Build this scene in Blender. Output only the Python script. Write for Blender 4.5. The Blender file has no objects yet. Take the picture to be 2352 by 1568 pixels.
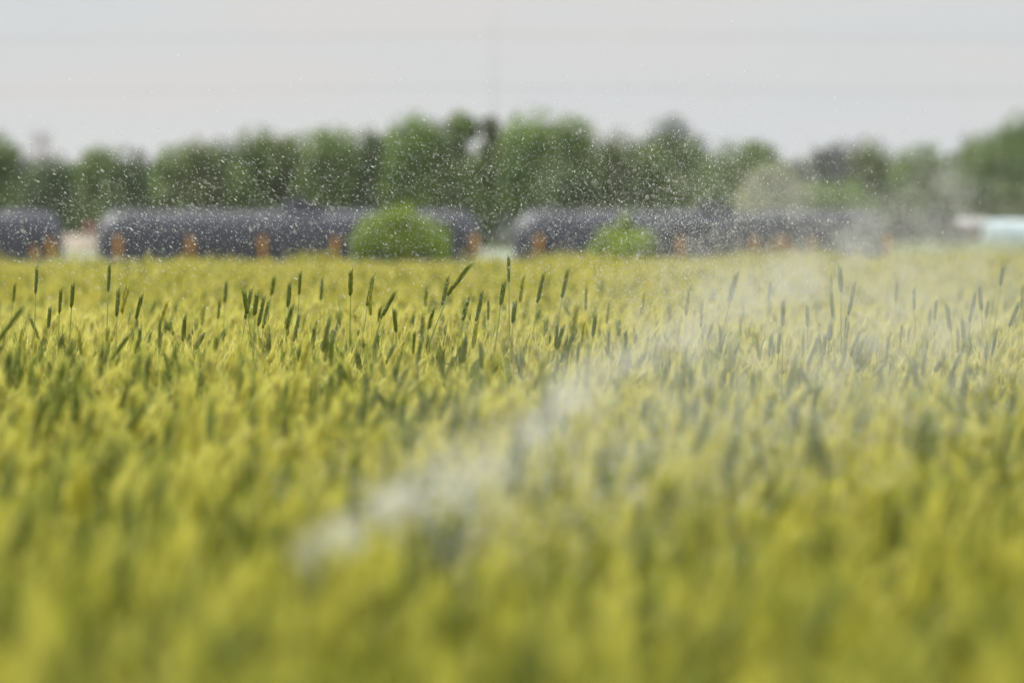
import bpy, math, random
import numpy as np
from mathutils import Vector

rng = np.random.default_rng(7)
random.seed(7)
scene = bpy.context.scene
COL = scene.collection

# ------------------------------------------------------------------ camera geometry
CAM_H = 1.12            # metres above the ground
F = 13067.0             # focal length in photograph pixels (photograph read at 2352 x 1568)
HORIZON = 535.0
FOCUS = 14.5
PITCH = math.atan((784 - HORIZON) / F)

def ray(px, py):
    x = (px - 1176) / F; u = (784 - py) / F
    cy, sy = math.cos(PITCH), math.sin(PITCH)
    # camera forward = (0, cos, -sin), up = (0, sin, cos)
    return Vector((x, cy + u * sy, -sy + u * cy))

def at(px, py, d):
    r = ray(px, py)
    return Vector((0, 0, CAM_H)) + r * (d / r.y)

def smooth(a, b, x):
    t = min(1, max(0, (x - a) / (b - a)))
    return t * t * (3 - 2 * t)

def ground_z(x, y):
    return 0.6 * smooth(240, 420, y)

# ------------------------------------------------------------------ object helpers
def link(o, parent=None):
    COL.objects.link(o)
    if parent is not None:
        o.parent = parent
    return o

def tag(o, label=None, cat=None, group=None, kind=None):
    if label: o['label'] = label
    if cat: o['category'] = cat
    if group: o['group'] = group
    if kind: o['kind'] = kind
    return o

def empty(name, loc, rz=0.0):
    o = bpy.data.objects.new(name, None)
    o.empty_display_size = 0.1
    o.location = loc; o.rotation_euler = (0, 0, rz)
    return link(o)

def np_mesh(name, verts, faces, col=None, smooth_shade=True):
    """faces: (n,4) int array, a triangle repeats its last index as -1"""
    verts = np.asarray(verts, dtype=np.float32)
    faces = np.asarray(faces, dtype=np.int32)
    cnt = np.where(faces[:, 3] < 0, 3, 4).astype(np.int32)
    loops = faces.ravel()
    loops = loops[loops >= 0]
    start = np.concatenate(([0], np.cumsum(cnt)[:-1])).astype(np.int32)
    me = bpy.data.meshes.new(name)
    me.vertices.add(len(verts)); me.vertices.foreach_set('co', verts.ravel())
    me.loops.add(len(loops)); me.loops.foreach_set('vertex_index', loops)
    me.polygons.add(len(faces))
    me.polygons.foreach_set('loop_start', start)
    me.polygons.foreach_set('loop_total', cnt)
    if smooth_shade:
        me.polygons.foreach_set('use_smooth', np.ones(len(faces), dtype=bool))
    if col is not None:
        a = me.attributes.new('tint', 'FLOAT_COLOR', 'POINT')
        c = np.ones((len(verts), 4), dtype=np.float32); c[:, :3] = col
        a.data.foreach_set('color', c.ravel())
    me.update(calc_edges=True)
    me.validate()
    return me

class MB:
    """collects shapes for ONE mesh object"""
    def __init__(s): s.v = []; s.f = []; s.c = []; s.n = 0
    def add(s, v, f, c=(1, 1, 1)):
        v = np.asarray(v, dtype=np.float32).reshape(-1, 3)
        f = np.array([list(q) + [-1] * (4 - len(q)) for q in f], dtype=np.int32)
        f = np.where(f >= 0, f + s.n, -1)
        s.v.append(v); s.f.append(f)
        c = np.asarray(c, dtype=np.float32)
        s.c.append(np.broadcast_to(c, (len(v), 3)) if c.ndim == 1 else c)
        s.n += len(v)
    def box(s, c, size, rz=0.0, col=(1, 1, 1), bevel=0.0):
        x, y, z = [k / 2 for k in size]
        pts = []; fc = []
        b = min(bevel, x * .9, y * .9, z * .9)
        if b <= 0:
            P = [(-x,-y,-z),(x,-y,-z),(x,y,-z),(-x,y,-z),(-x,-y,z),(x,-y,z),(x,y,z),(-x,y,z)]
            fc = [(0,3,2,1),(4,5,6,7),(0,1,5,4),(1,2,6,5),(2,3,7,6),(3,0,4,7)]
        else:
            P = []
            for zz, ins in ((-z, b), (-z + b, 0), (z - b, 0), (z, b)):
                X, Y = x - ins, y - ins
                bb = b * .7
                P += [(-X+bb,-Y,zz),(X-bb,-Y,zz),(X,-Y+bb,zz),(X,Y-bb,zz),(X-bb,Y,zz),(-X+bb,Y,zz),(-X,Y-bb,zz),(-X,-Y+bb,zz)]
            for k in range(3):
                for i in range(8):
                    j = (i + 1) % 8
                    fc.append((k*8+i, k*8+j, k*8+8+j, k*8+8+i))
            for base, rev in ((0, True), (24, False)):
                q = [base+i for i in range(8)]
                if rev: q = q[::-1]
                fc += [(q[0],q[1],q[2],q[3]), (q[0],q[3],q[4],q[7]), (q[4],q[5],q[6],q[7])]
        cs, sn = math.cos(rz), math.sin(rz)
        P = [(c[0]+p[0]*cs-p[1]*sn, c[1]+p[0]*sn+p[1]*cs, c[2]+p[2]) for p in P]
        s.add(P, fc, col)
    def tube(s, pts, rad, n=6, col=(1, 1, 1), caps=True):
        pts = [Vector(p) for p in pts]
        if not hasattr(rad, '__len__'): rad = [rad] * len(pts)
        V = []; Fc = []
        up = Vector((0.13, 0.97, 0.2))
        for i, p in enumerate(pts):
            t = (pts[min(i+1, len(pts)-1)] - pts[max(i-1, 0)]).normalized()
            a = t.cross(up)
            if a.length < 1e-4: a = t.cross(Vector((1, 0, 0)))
            a.normalize(); b = t.cross(a)
            for k in range(n):
                th = 2 * math.pi * k / n
                V.append(p + (a * math.cos(th) + b * math.sin(th)) * rad[i])
        for i in range(len(pts) - 1):
            for k in range(n):
                k2 = (k + 1) % n
                Fc.append((i*n+k, i*n+k2, (i+1)*n+k2, (i+1)*n+k))
        if caps:
            c0 = len(V); V.append(pts[0]); c1 = len(V); V.append(pts[-1])
            for k in range(n):
                k2 = (k + 1) % n
                Fc.append((c0, k2, k)); Fc.append((c1, (len(pts)-1)*n+k, (len(pts)-1)*n+k2))
        s.add([tuple(v) for v in V], Fc, col)
    def mesh(s, name, smooth_shade=True):
        return np_mesh(name, np.concatenate(s.v), np.concatenate(s.f), np.concatenate(s.c), smooth_shade)
    def build(s, name, mat, parent=None, smooth_shade=True):
        me = s.mesh(name, smooth_shade)
        me.materials.append(mat)
        return link(bpy.data.objects.new(name, me), parent)

# ------------------------------------------------------------------ materials
def new_mat(name):
    m = bpy.data.materials.new(name); m.use_nodes = True
    nt = m.node_tree; nt.nodes.clear()
    return m, nt, nt.nodes.new('ShaderNodeOutputMaterial')

def plain(name, color, rough=0.6, var=0.15, scale=3.0, spec=0.3, bump=0.0):
    m, nt, out = new_mat(name); N = nt.nodes.new; L = nt.links.new
    p = N('ShaderNodeBsdfPrincipled'); p.inputs['Roughness'].default_value = rough
    p.inputs['Specular IOR Level'].default_value = spec
    tc = N('ShaderNodeTexCoord'); no = N('ShaderNodeTexNoise')
    no.inputs['Scale'].default_value = scale; no.inputs['Detail'].default_value = 5
    L(tc.outputs['Object'], no.inputs['Vector'])
    mr = N('ShaderNodeMapRange'); mr.inputs[1].default_value = 0.3; mr.inputs[2].default_value = 0.7
    mr.inputs[3].default_value = 1 - var; mr.inputs[4].default_value = 1 + var
    L(no.outputs[0], mr.inputs[0])
    mx = N('ShaderNodeMix'); mx.data_type = 'RGBA'; mx.blend_type = 'MULTIPLY'
    mx.inputs[0].default_value = 1; mx.inputs[6].default_value = (*color, 1)
    L(mr.outputs[0], mx.inputs[7]); L(mx.outputs[2], p.inputs['Base Color'])
    if bump:
        b = N('ShaderNodeBump'); b.inputs['Strength'].default_value = bump
        L(no.outputs[0], b.inputs['Height']); L(b.outputs[0], p.inputs['Normal'])
    L(p.outputs[0], out.inputs[0])
    return m

def tinted(name, base, trans=0.35, rough=0.55, spec=0.25, trans_gain=(1.0, 1.0, 0.8)):
    """leafy stuff: the mesh carries each blade's own colour in 'tint'; some light passes through"""
    m, nt, out = new_mat(name); N = nt.nodes.new; L = nt.links.new
    a = N('ShaderNodeAttribute'); a.attribute_name = 'tint'
    mx = N('ShaderNodeMix'); mx.data_type = 'RGBA'; mx.blend_type = 'MULTIPLY'; mx.inputs[0].default_value = 1
    mx.inputs[6].default_value = (*base, 1); L(a.outputs['Color'], mx.inputs[7])
    p = N('ShaderNodeBsdfPrincipled'); p.inputs['Roughness'].default_value = rough
    p.inputs['Specular IOR Level'].default_value = spec
    L(mx.outputs[2], p.inputs['Base Color'])
    t = N('ShaderNodeBsdfTranslucent')
    m2 = N('ShaderNodeMix'); m2.data_type = 'RGBA'; m2.blend_type = 'MULTIPLY'; m2.inputs[0].default_value = 1
    m2.inputs[7].default_value = (*trans_gain, 1); L(mx.outputs[2], m2.inputs[6]); L(m2.outputs[2], t.inputs['Color'])
    ms = N('ShaderNodeMixShader'); ms.inputs[0].default_value = trans
    L(p.outputs[0], ms.inputs[1]); L(t.outputs[0], ms.inputs[2]); L(ms.outputs[0], out.inputs[0])
    return m

M_CROP = tinted('wheat_crop_tissue', (1, 1, 1), trans=0.5, trans_gain=(1.05, 1.0, 0.7))
M_EAR = tinted('green_ear', (1, 1, 1), trans=0.12)
M_STEM = tinted('green_stem', (1, 1, 1), trans=0.2)
M_FOL = tinted('tree_foliage', (1, 1, 1), trans=0.3)
M_BUSH = tinted('bush_foliage', (1, 1, 1), trans=0.2)
M_BARK = plain('bark', (0.10, 0.08, 0.06), 0.85, 0.3, 6, 0.1, 0.4)
M_TWIG = plain('bare_twigs', (0.34, 0.27, 0.26), 0.85, 0.2, 6, 0.1)
M_POST = plain('rusty_post', (0.62, 0.29, 0.025), 0.75, 0.35, 5, 0.2, 0.3)
M_WHITE = plain('white_paint', (0.84, 0.85, 0.87), 0.3, 0.05, 2, 0.5)
M_BLUE = plain('pale_blue_sheet', (0.58, 0.70, 0.74), 0.4, 0.08, 2, 0.4)
M_GREYROOF = plain('grey_sheet_roof', (0.42, 0.40, 0.42), 0.5, 0.12, 2, 0.4)
M_PINK = plain('pinkish_plaster', (0.52, 0.38, 0.34), 0.8, 0.12, 2, 0.2)
M_DARK = plain('dark_opening', (0.03, 0.03, 0.035), 0.7, 0.2, 2, 0.3)
M_GLASS = plain('tinted_glass', (0.36, 0.50, 0.58), 0.12, 0.05, 2, 0.7)
M_RUBBER = plain('rubber', (0.025, 0.025, 0.025), 0.8, 0.1, 4, 0.2)
M_RED = plain('rust_red_paint', (0.22, 0.085, 0.06), 0.55, 0.25, 4, 0.4)
M_STEEL = plain('galvanised_steel', (0.35, 0.36, 0.37), 0.45, 0.1, 3, 0.5)
M_SOIL = plain('pale_dry_soil', (0.36, 0.30, 0.235), 0.95, 0.15, 0.3, 0.1)
M_CONC = plain('pale_concrete', (0.22, 0.25, 0.18), 0.9, 0.12, 0.4, 0.2)

# shade netting over the tunnels: dark slate, slightly glossy, with faint folds between hoops
def net_material():
    m, nt, out = new_mat('dark_shade_net'); N = nt.nodes.new; L = nt.links.new
    p = N('ShaderNodeBsdfPrincipled'); p.inputs['Roughness'].default_value = 0.55
    p.inputs['Specular IOR Level'].default_value = 0.5
    tc = N('ShaderNodeTexCoord')
    mp = N('ShaderNodeMapping'); mp.inputs['Scale'].default_value = (2.2, 0.5, 0.5)
    no = N('ShaderNodeTexNoise'); no.inputs['Scale'].default_value = 1.1; no.inputs['Detail'].default_value = 6
    L(tc.outputs['Object'], mp.inputs[0]); L(mp.outputs[0], no.inputs['Vector'])
    cr = N('ShaderNodeValToRGB')
    cr.color_ramp.elements[0].position = 0.3; cr.color_ramp.elements[0].color = (0.020, 0.023, 0.035, 1)
    cr.color_ramp.elements[1].position = 0.75; cr.color_ramp.elements[1].color = (0.050, 0.053, 0.076, 1)
    L(no.outputs[0], cr.inputs[0]); L(cr.outputs[0], p.inputs['Base Color'])
    b = N('ShaderNodeBump'); b.inputs['Strength'].default_value = 0.35; b.inputs['Distance'].default_value = 0.2
    L(no.outputs[0], b.inputs['Height']); L(b.outputs[0], p.inputs['Normal'])
    L(p.outputs[0], out.inputs[0])
    return m
M_NET = net_material()

def water_material():
    m, nt, out = new_mat('water_drop'); N = nt.nodes.new; L = nt.links.new
    p = N('ShaderNodeBsdfPrincipled'); p.inputs['Base Color'].default_value = (0.94, 0.94, 0.90, 1); p.inputs['Transmission Weight'].default_value = 0.12; p.inputs['IOR'].default_value = 1.33
    p.inputs['Roughness'].default_value = 0.15; p.inputs['Specular IOR Level'].default_value = 0.6
    t = N('ShaderNodeBsdfTranslucent'); t.inputs['Color'].default_value = (0.93, 0.93, 0.90, 1)
    ms = N('ShaderNodeMixShader'); ms.inputs[0].default_value = 0.45
    L(p.outputs[0], ms.inputs[1]); L(t.outputs[0], ms.inputs[2]); L(ms.outputs[0], out.inputs[0])
    return m
M_WATER = water_material()

def ground_material():
    m, nt, out = new_mat('field_ground'); N = nt.nodes.new; L = nt.links.new
    p = N('ShaderNodeBsdfPrincipled'); p.inputs['Roughness'].default_value = 0.9; p.inputs['Specular IOR Level'].default_value = 0.1
    tc = N('ShaderNodeTexCoord'); n1 = N('ShaderNodeTexNoise'); n1.inputs['Scale'].default_value = 0.05; n1.inputs['Detail'].default_value = 8
    L(tc.outputs['Object'], n1.inputs['Vector'])
    cr = N('ShaderNodeValToRGB')
    cr.color_ramp.elements[0].position = 0.3; cr.color_ramp.elements[0].color = (0.10, 0.125, 0.034, 1)
    cr.color_ramp.elements[1].position = 0.7; cr.color_ramp.elements[1].color = (0.16, 0.175, 0.05, 1)
    L(n1.outputs[0], cr.inputs[0]); L(cr.outputs[0], p.inputs['Base Color'])
    L(p.outputs[0], out.inputs[0])
    return m
M_GROUND = ground_material()

# ------------------------------------------------------------------ ground
def make_ground():
    xs = np.concatenate([np.linspace(-1500, -200, 8), np.linspace(-160, 160, 17), np.linspace(200, 1500, 8)])
    ys = np.concatenate([np.linspace(-300, 240, 10), np.linspace(260, 430, 24), np.linspace(460, 3000, 14)])
    V = [(x, y, ground_z(x, y)) for y in ys for x in xs]
    n = len(xs)
    Fc = [(j*n+i, j*n+i+1, (j+1)*n+i+1, (j+1)*n+i) for j in range(len(ys)-1) for i in range(n-1)]
    mb = MB(); mb.add(V, Fc)
    tag(mb.build('ground', M_GROUND), 'flat yellowish green farmland reaching to the horizon', kind='structure')
make_ground()

def ground_patch(name, pxl, pxr, d0, d1, mat, label, lift=0.004):
    mb = MB(); rows = 14; V = []; Fc = []
    for j in range(rows + 1):
        y = d0 + (d1 - d0) * j / rows
        a = (pxl - 1176) / F * y + random.uniform(-.15, .15); b = (pxr - 1176) / F * y + random.uniform(-.15, .15)
        V += [(a, y, ground_z(a, y) + lift), (b, y, ground_z(b, y) + lift)]
    for j in range(rows): Fc.append((2*j, 2*j+1, 2*j+3, 2*j+2))
    mb.add(V, Fc); tag(mb.build(name, mat), label, kind='structure')
ground_patch('path', 60, 330, 205, 286, M_CONC, 'pale whitish hard path in the gap between the tunnels', 0.03)

def earth_bank():
    mb = MB(); V = []; Fc = []; n = 26; prof = [(-2.6, 0), (-1.5, .5), (-.6, .95), (.3, 1.0), (1.6, .5), (2.8, 0)]
    for i in range(n + 1):
        u = i / n; x = (60 - 1176) / F * 308 + u * (270 / F * 308); k = min(1, 6 * min(u, 1 - u)) ** .5 * random.uniform(.88, 1.04)
        for yy, zz in prof: V.append((x, 308 + yy + random.uniform(-.1, .1), ground_z(x, 308 + yy) - .05 + zz * k * .95))
    m = len(prof)
    Fc = [(i*m+j, (i+1)*m+j, (i+1)*m+j+1, i*m+j+1) for i in range(n) for j in range(m-1)]
    mb.add(V, Fc); tag(mb.build('earth_bank', M_SOIL), 'low beige earth bank behind the gap between the tunnels', kind='structure')
earth_bank()
ground_patch('farm_road', 1050, 1250, 205, 322, M_CONC, 'pale farm road between the two complete tunnels', 0.03)

# ------------------------------------------------------------------ wheat
CANOPY = 0.80

def stalk_curve(lean_deg, h, n=9, power=2.2):
    """points of stem + ear axis in the xz plane; bends over towards +x"""
    pts = [Vector((0, 0, 0))]; p = Vector((0, 0, 0))
    for i in range(n):
        t = (i + 0.5) / n
        a = math.radians(lean_deg) * t ** power
        p = p + Vector((math.sin(a), 0, math.cos(a))) * (h / n)
        pts.append(p.copy())
    return pts

def sample(pts, s):
    n = len(pts) - 1; x = min(n - 1e-6, max(0, s * n)); i = int(x)
    return pts[i].lerp(pts[i+1], x - i)

def crop_template(far=False):
    mb = MB()
    h = 0.80; lean = random.choice((random.uniform(2, 20), random.uniform(15, 45), random.uniform(35, 75))) * random.choice((1, 1, 1, -1)); pts = stalk_curve(lean, h, 12, 3.5)
    earlen = random.uniform(.045, .072); e0 = 1 - earlen / h
    # white in the tint slot; the stalk's own colours are mixed in later
    if far:
        mb.tube([sample(pts, 0.45), sample(pts, e0)], .0022, 3, (0, 1, 0), caps=False)
        mb.tube([sample(pts, e0), sample(pts, e0 + .4 * earlen / h), sample(pts, 1)], [.003, .0085, .002], 4, (1, 0, 0), caps=False)
        nl, segs = 3, 2
    else:
        mb.tube([pts[0], sample(pts, .5), sample(pts, e0)], .0016, 3, (0, 1, 0), caps=False)
        ax_ = (pts[-1] - pts[-2]).normalized(); k = 7
        P = [sample(pts, e0 + (1 - e0) * i / k) for i in range(k + 1)]
        R = [.002] + [(.0062 + .0016 * (i % 2)) * (1 - .45 * max(0, i / k - .5) * 2) for i in range(1, k)] + [.0012]
        mb.tube(P, R, 5, (1, 0, 0), caps=False)
        mb.c[-1] = np.repeat([[random.uniform(.62, 1.15), 0, 0] for _ in P], 5, axis=0).astype(np.float32)
        for i in range(18):                                         # awns: fine bristles
            s = e0 + (1 - e0) * random.uniform(.1, 1); p = sample(pts, s); th = random.uniform(0, 6.28)
            d = (ax_ + Vector((math.cos(th) * .55, math.sin(th) * .55, .1))).normalized() * random.uniform(.03, .06)
            w = Vector((-math.sin(th), math.cos(th), 0)) * .0009
            mb.add([p - w, p + w, p + d], [(0, 1, 2)], (1, 0, 0))
        nl, segs = 2, 4
    for i in range(nl):                                             # blade leaves
        s0 = random.uniform(.45, .86 if far else .76); p0 = sample(pts, s0); th = random.uniform(0, 6.28)
        ln = random.uniform(.08, .17); el = random.uniform(.3, 1.3); wd = random.uniform(.0035, .0065) * (1.5 if far else 1)
        V = []; p = p0.copy()
        for j in range(segs + 1):
            t = j / segs
            w = wd * (1 - t ** 2) + .0004
            side = Vector((-math.sin(th), math.cos(th), .25)) * w
            V += [p - side, p + side]
            a = el - t * 1.5
            p = p + Vector((math.cos(th) * math.cos(a), math.sin(th) * math.cos(a), math.sin(a))) * ln / segs
        mb.add(V, [(2*j, 2*j+1, 2*j+3, 2*j+2) for j in range(segs)], (0, 0, 1))
    return np.concatenate(mb.v), np.concatenate(mb.f), np.concatenate(mb.c)

def scatter(d0, d1, dens_fn, half_fn):
    """random root positions over the field, dens_fn(d) per square metre"""
    out = []
    step = 0.25
    d = d0
    while d < d1:
        st = step if d < 20 else 1.0
        w = half_fn(d)
        n = rng.poisson(dens_fn(d) * 2 * w * st)
        out.append(np.stack([rng.uniform(-w, w, n), rng.uniform(d, d + st, n)], 1))
        d += st
    return np.concatenate(out)

def build_crop():
    near_t = [crop_template() for _ in range(24)]; far_t = [crop_template(True) for _ in range(12)]
    half = lambda d: 0.095 * d + 0.9
    A = scatter(2.4, 21, lambda d: 430, half)
    B = scatter(21, 78, lambda d: 150 if d < 45 else 90, lambda d: 0.095 * d + 1.8)
    # the far side of the field runs a little further back on the right
    keep = B[:, 1] < 61 + 17 * np.clip((B[:, 0] / (0.09 * B[:, 1]) + 0.1), 0, 1) + rng.normal(0, 1.5, len(B))
    B = B[keep]
    VV = []; FF = []; CC = []; base = 0
    for P, temps, far in ((A, near_t, False), (B, far_t, True)):
        which = rng.integers(0, len(temps), len(P))
        for k, (tv, tf, tc) in enumerate(temps):
            Q = P[which == k]; n = len(Q)
            if not n: continue
            # patches of taller and lower crop, plus a spread between plants
            patch = 0.03 * np.sin(Q[:, 0] * 1.7 + Q[:, 1] * .31) * np.sin(Q[:, 1] * .53 + 1.3)
            s = 1.0 + patch + rng.normal(0, 0.045, n)
            s = np.clip(s, .84, np.where(Q[:, 1] > 25, 1.08, 1.12))
            # scattered taller tufts make the far edge of the crop uneven
            tuft = (np.sin(Q[:, 0] * 2.3 + .7) + np.sin(Q[:, 0] * 5.1 + Q[:, 1] * .2) > .75) & (Q[:, 1] > 30) & (rng.random(n) < .3)
            s = np.where(tuft, s + rng.uniform(.04, .16, n), s)
            # keep the nearest plants from towering in front of the lens
            th = rng.normal(0, .75, n); flip = rng.random(n) < .12; th = np.where(flip, th + math.pi, th)
            c, sn = np.cos(th), np.sin(th)
            wv = rng.uniform(.85, 1.2, n) * (np.where(Q[:, 1] > 40, 1.5, 1.0) if far else 1)
            X = tv[None, :, 0] * wv[:, None]; Y = tv[None, :, 1] * wv[:, None]; Z = np.broadcast_to(tv[None, :, 2], X.shape)
            V = np.stack([Q[:, 0, None] + (X * c[:, None] - Y * sn[:, None]), Q[:, 1, None] + (X * sn[:, None] + Y * c[:, None]), Z * s[:, None]], 2)
            # loose clumps where more plants take the dark green tones
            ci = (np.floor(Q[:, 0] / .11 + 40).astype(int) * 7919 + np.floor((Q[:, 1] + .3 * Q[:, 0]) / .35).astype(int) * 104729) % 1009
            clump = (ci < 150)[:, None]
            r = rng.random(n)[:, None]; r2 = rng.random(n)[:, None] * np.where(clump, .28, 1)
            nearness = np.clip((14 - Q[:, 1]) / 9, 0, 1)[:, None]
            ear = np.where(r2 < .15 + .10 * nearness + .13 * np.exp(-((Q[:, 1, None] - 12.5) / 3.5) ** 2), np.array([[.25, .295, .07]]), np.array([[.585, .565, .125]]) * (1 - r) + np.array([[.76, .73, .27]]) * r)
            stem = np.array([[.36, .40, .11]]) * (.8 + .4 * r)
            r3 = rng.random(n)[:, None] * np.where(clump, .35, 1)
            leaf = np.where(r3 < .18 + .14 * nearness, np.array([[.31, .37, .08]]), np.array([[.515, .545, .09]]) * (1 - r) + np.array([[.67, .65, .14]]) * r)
            green = 1 - nearness * np.array([[.09, .07, .42]])             # tones lose blue and darken a little towards the camera
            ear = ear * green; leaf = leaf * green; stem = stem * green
            W = tc
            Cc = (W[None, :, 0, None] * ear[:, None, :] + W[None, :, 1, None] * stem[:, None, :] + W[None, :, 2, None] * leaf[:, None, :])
            nv = len(tv)
            f = tf[None] + (np.arange(n) * nv)[:, None, None] + base
            f = np.where(tf[None] < 0, -1, f)
            VV.append(V.reshape(-1, 3)); FF.append(f.reshape(-1, 4)); CC.append(Cc.reshape(-1, 3))
            base += n * nv
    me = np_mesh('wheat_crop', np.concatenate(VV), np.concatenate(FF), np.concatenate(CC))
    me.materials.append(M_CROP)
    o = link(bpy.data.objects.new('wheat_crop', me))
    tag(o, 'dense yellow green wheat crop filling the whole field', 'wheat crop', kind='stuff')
build_crop()

# ---- individual wheat stalks (thing > stem, ear, leaf)
G_DARK = np.array((.15, .185, .018)); G_BLUE = np.array((.17, .205, .045)); G_MID = np.array((.34, .34, .04)); G_YEL = np.array((.40, .36, .05))  # G_DARK and G_BLUE hold the darkness of backlit ears in the colour

def ear_mesh(pts, e0, h, colr, fat=1.0):
    mb = MB(); L = (1 - e0) * h
    n = max(8, int(L / .0062))
    mb.tube([sample(pts, e0 + (1 - e0) * i / 6) for i in range(7)], [.0018, .0026, .0028, .0026, .0022, .0018, .0008], 5, colr * .9)
    for i in range(n):
        t = (i + .4) / n; s = e0 + (1 - e0) * t; p = sample(pts, s)
        ax = (sample(pts, min(1, s + .01)) - sample(pts, s - .01)).normalized()
        for side in ((1, -1) if i < n - 1 else (1,)):
            wob = random.uniform(-.5, .5)
            sd = Vector((side * math.cos(wob), math.sin(wob) * side, 0)); sd = (sd - ax * sd.dot(ax)).normalized()
            prof = max(.25, math.sin(math.pi * min(1, .16 + .8 * t))) ** .8 * fat
            c0 = p + sd * .0013 + ax * (.003 * (side > 0) - .003); tip = c0 + (ax * .95 + sd * .20) * .0115
            mid1 = c0.lerp(tip, .35) + sd * .0011; mid2 = c0.lerp(tip, .7) + sd * .0009
            mb.tube([c0, mid1, mid2, tip], [.0011 * prof, .0019 * prof, .0014 * prof, .0004], 5, colr * random.uniform(.65, 1.6), caps=False)
            if random.random() < .6:
                e = tip + (ax + sd * .25).normalized() * random.uniform(.008, .026); w = ax.cross(sd) * .0006
                mb.add([tip - w, tip + w, e], [(0, 1, 2)], colr * 2.2)
    return mb

STALKS = []
for lean, earlen, colr in ((1, .058, G_DARK), (4, .062, G_BLUE), (9, .054, G_DARK), (9, .068, G_MID), (16, .060, G_DARK), (24, .066, G_BLUE), (34, .072, G_DARK),
                           (46, .086, G_DARK), (2, .066, G_MID), (20, .062, G_YEL), (5, .056, G_DARK), (13, .074, G_BLUE)):
    h = 0.9; pts = stalk_curve(lean, h, 12, 2.4 if lean < 30 else 4.5); e0 = 1 - earlen / h
    stem = MB(); stem.tube([sample(pts, e0 * i / 8) for i in range(9)], [.0021] * 4 + [.0018] * 3 + [.0014] * 2, 6, colr * np.array((1.7, 1.55, 1.6)))
    ear = ear_mesh(pts, e0, h, colr, random.uniform(.9, 1.2))
    leaf = MB(); s0 = random.uniform(.62, .74); p = sample(pts, s0); th = random.uniform(0, 6.28); V = []
    for j in range(8):
        t = j / 7; w = .0065 * (1 - t ** 2.2) + .0004
        sd = Vector((-math.sin(th), math.cos(th), .2)) * w; V += [p - sd, p + sd]
        a = 1.25 - 1.5 * t; p = p + Vector((math.cos(th) * math.cos(a), math.sin(th) * math.cos(a), math.sin(a))) * .026
    leaf.add(V, [(2*j, 2*j+1, 2*j+3, 2*j+2) for j in range(7)], colr * np.array((2.4, 2.0, 1.6)))
    ms, me_, ml = stem.mesh('stem'), ear.mesh('ear'), leaf.mesh('leaf')
    ms.materials.append(M_STEM); me_.materials.append(M_EAR); ml.materials.append(M_STEM)
    STALKS.append(dict(lean=lean, tip=pts[-1].copy(), meshes=(('stem', ms), ('ear', me_), ('leaf', ml)), yel=colr is G_YEL))

def pick(lean):
    a = abs(lean); c = sorted((k for k in range(len(STALKS)) if not STALKS[k]['yel']), key=lambda k: abs(STALKS[k]['lean'] - a) + random.uniform(0, 3))
    return c[0]

STALK_INFO = []
def place_stalk(px, py, lean, d, yel=False, twist=None):
    k = 9 if yel else pick(lean); S = STALKS[k]
    T = at(px, py, d)
    s = T.z / S['tip'].z; fat = random.choice((.8, .95, 1.0, 1.15)) if abs(S['lean']) < 12 else 1.0
    rz = (0 if lean >= 0 else math.pi) + (random.uniform(-.45, .45) if twist is None else twist)
    off = Vector((S['tip'].x * math.cos(rz), S['tip'].x * math.sin(rz), 0)) * s * fat
    root = empty('wheat_stalk', (T.x - off.x, T.y - off.y, 0), rz)
    q = s ** .35                                                    # a taller plant is not a fatter one
    root.scale = (s * fat, s * fat, s)
    for nm, me in S['meshes']:
        link(bpy.data.objects.new(nm, me), root)
    STALK_INFO.append((root, px, py, lean, d))

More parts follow.
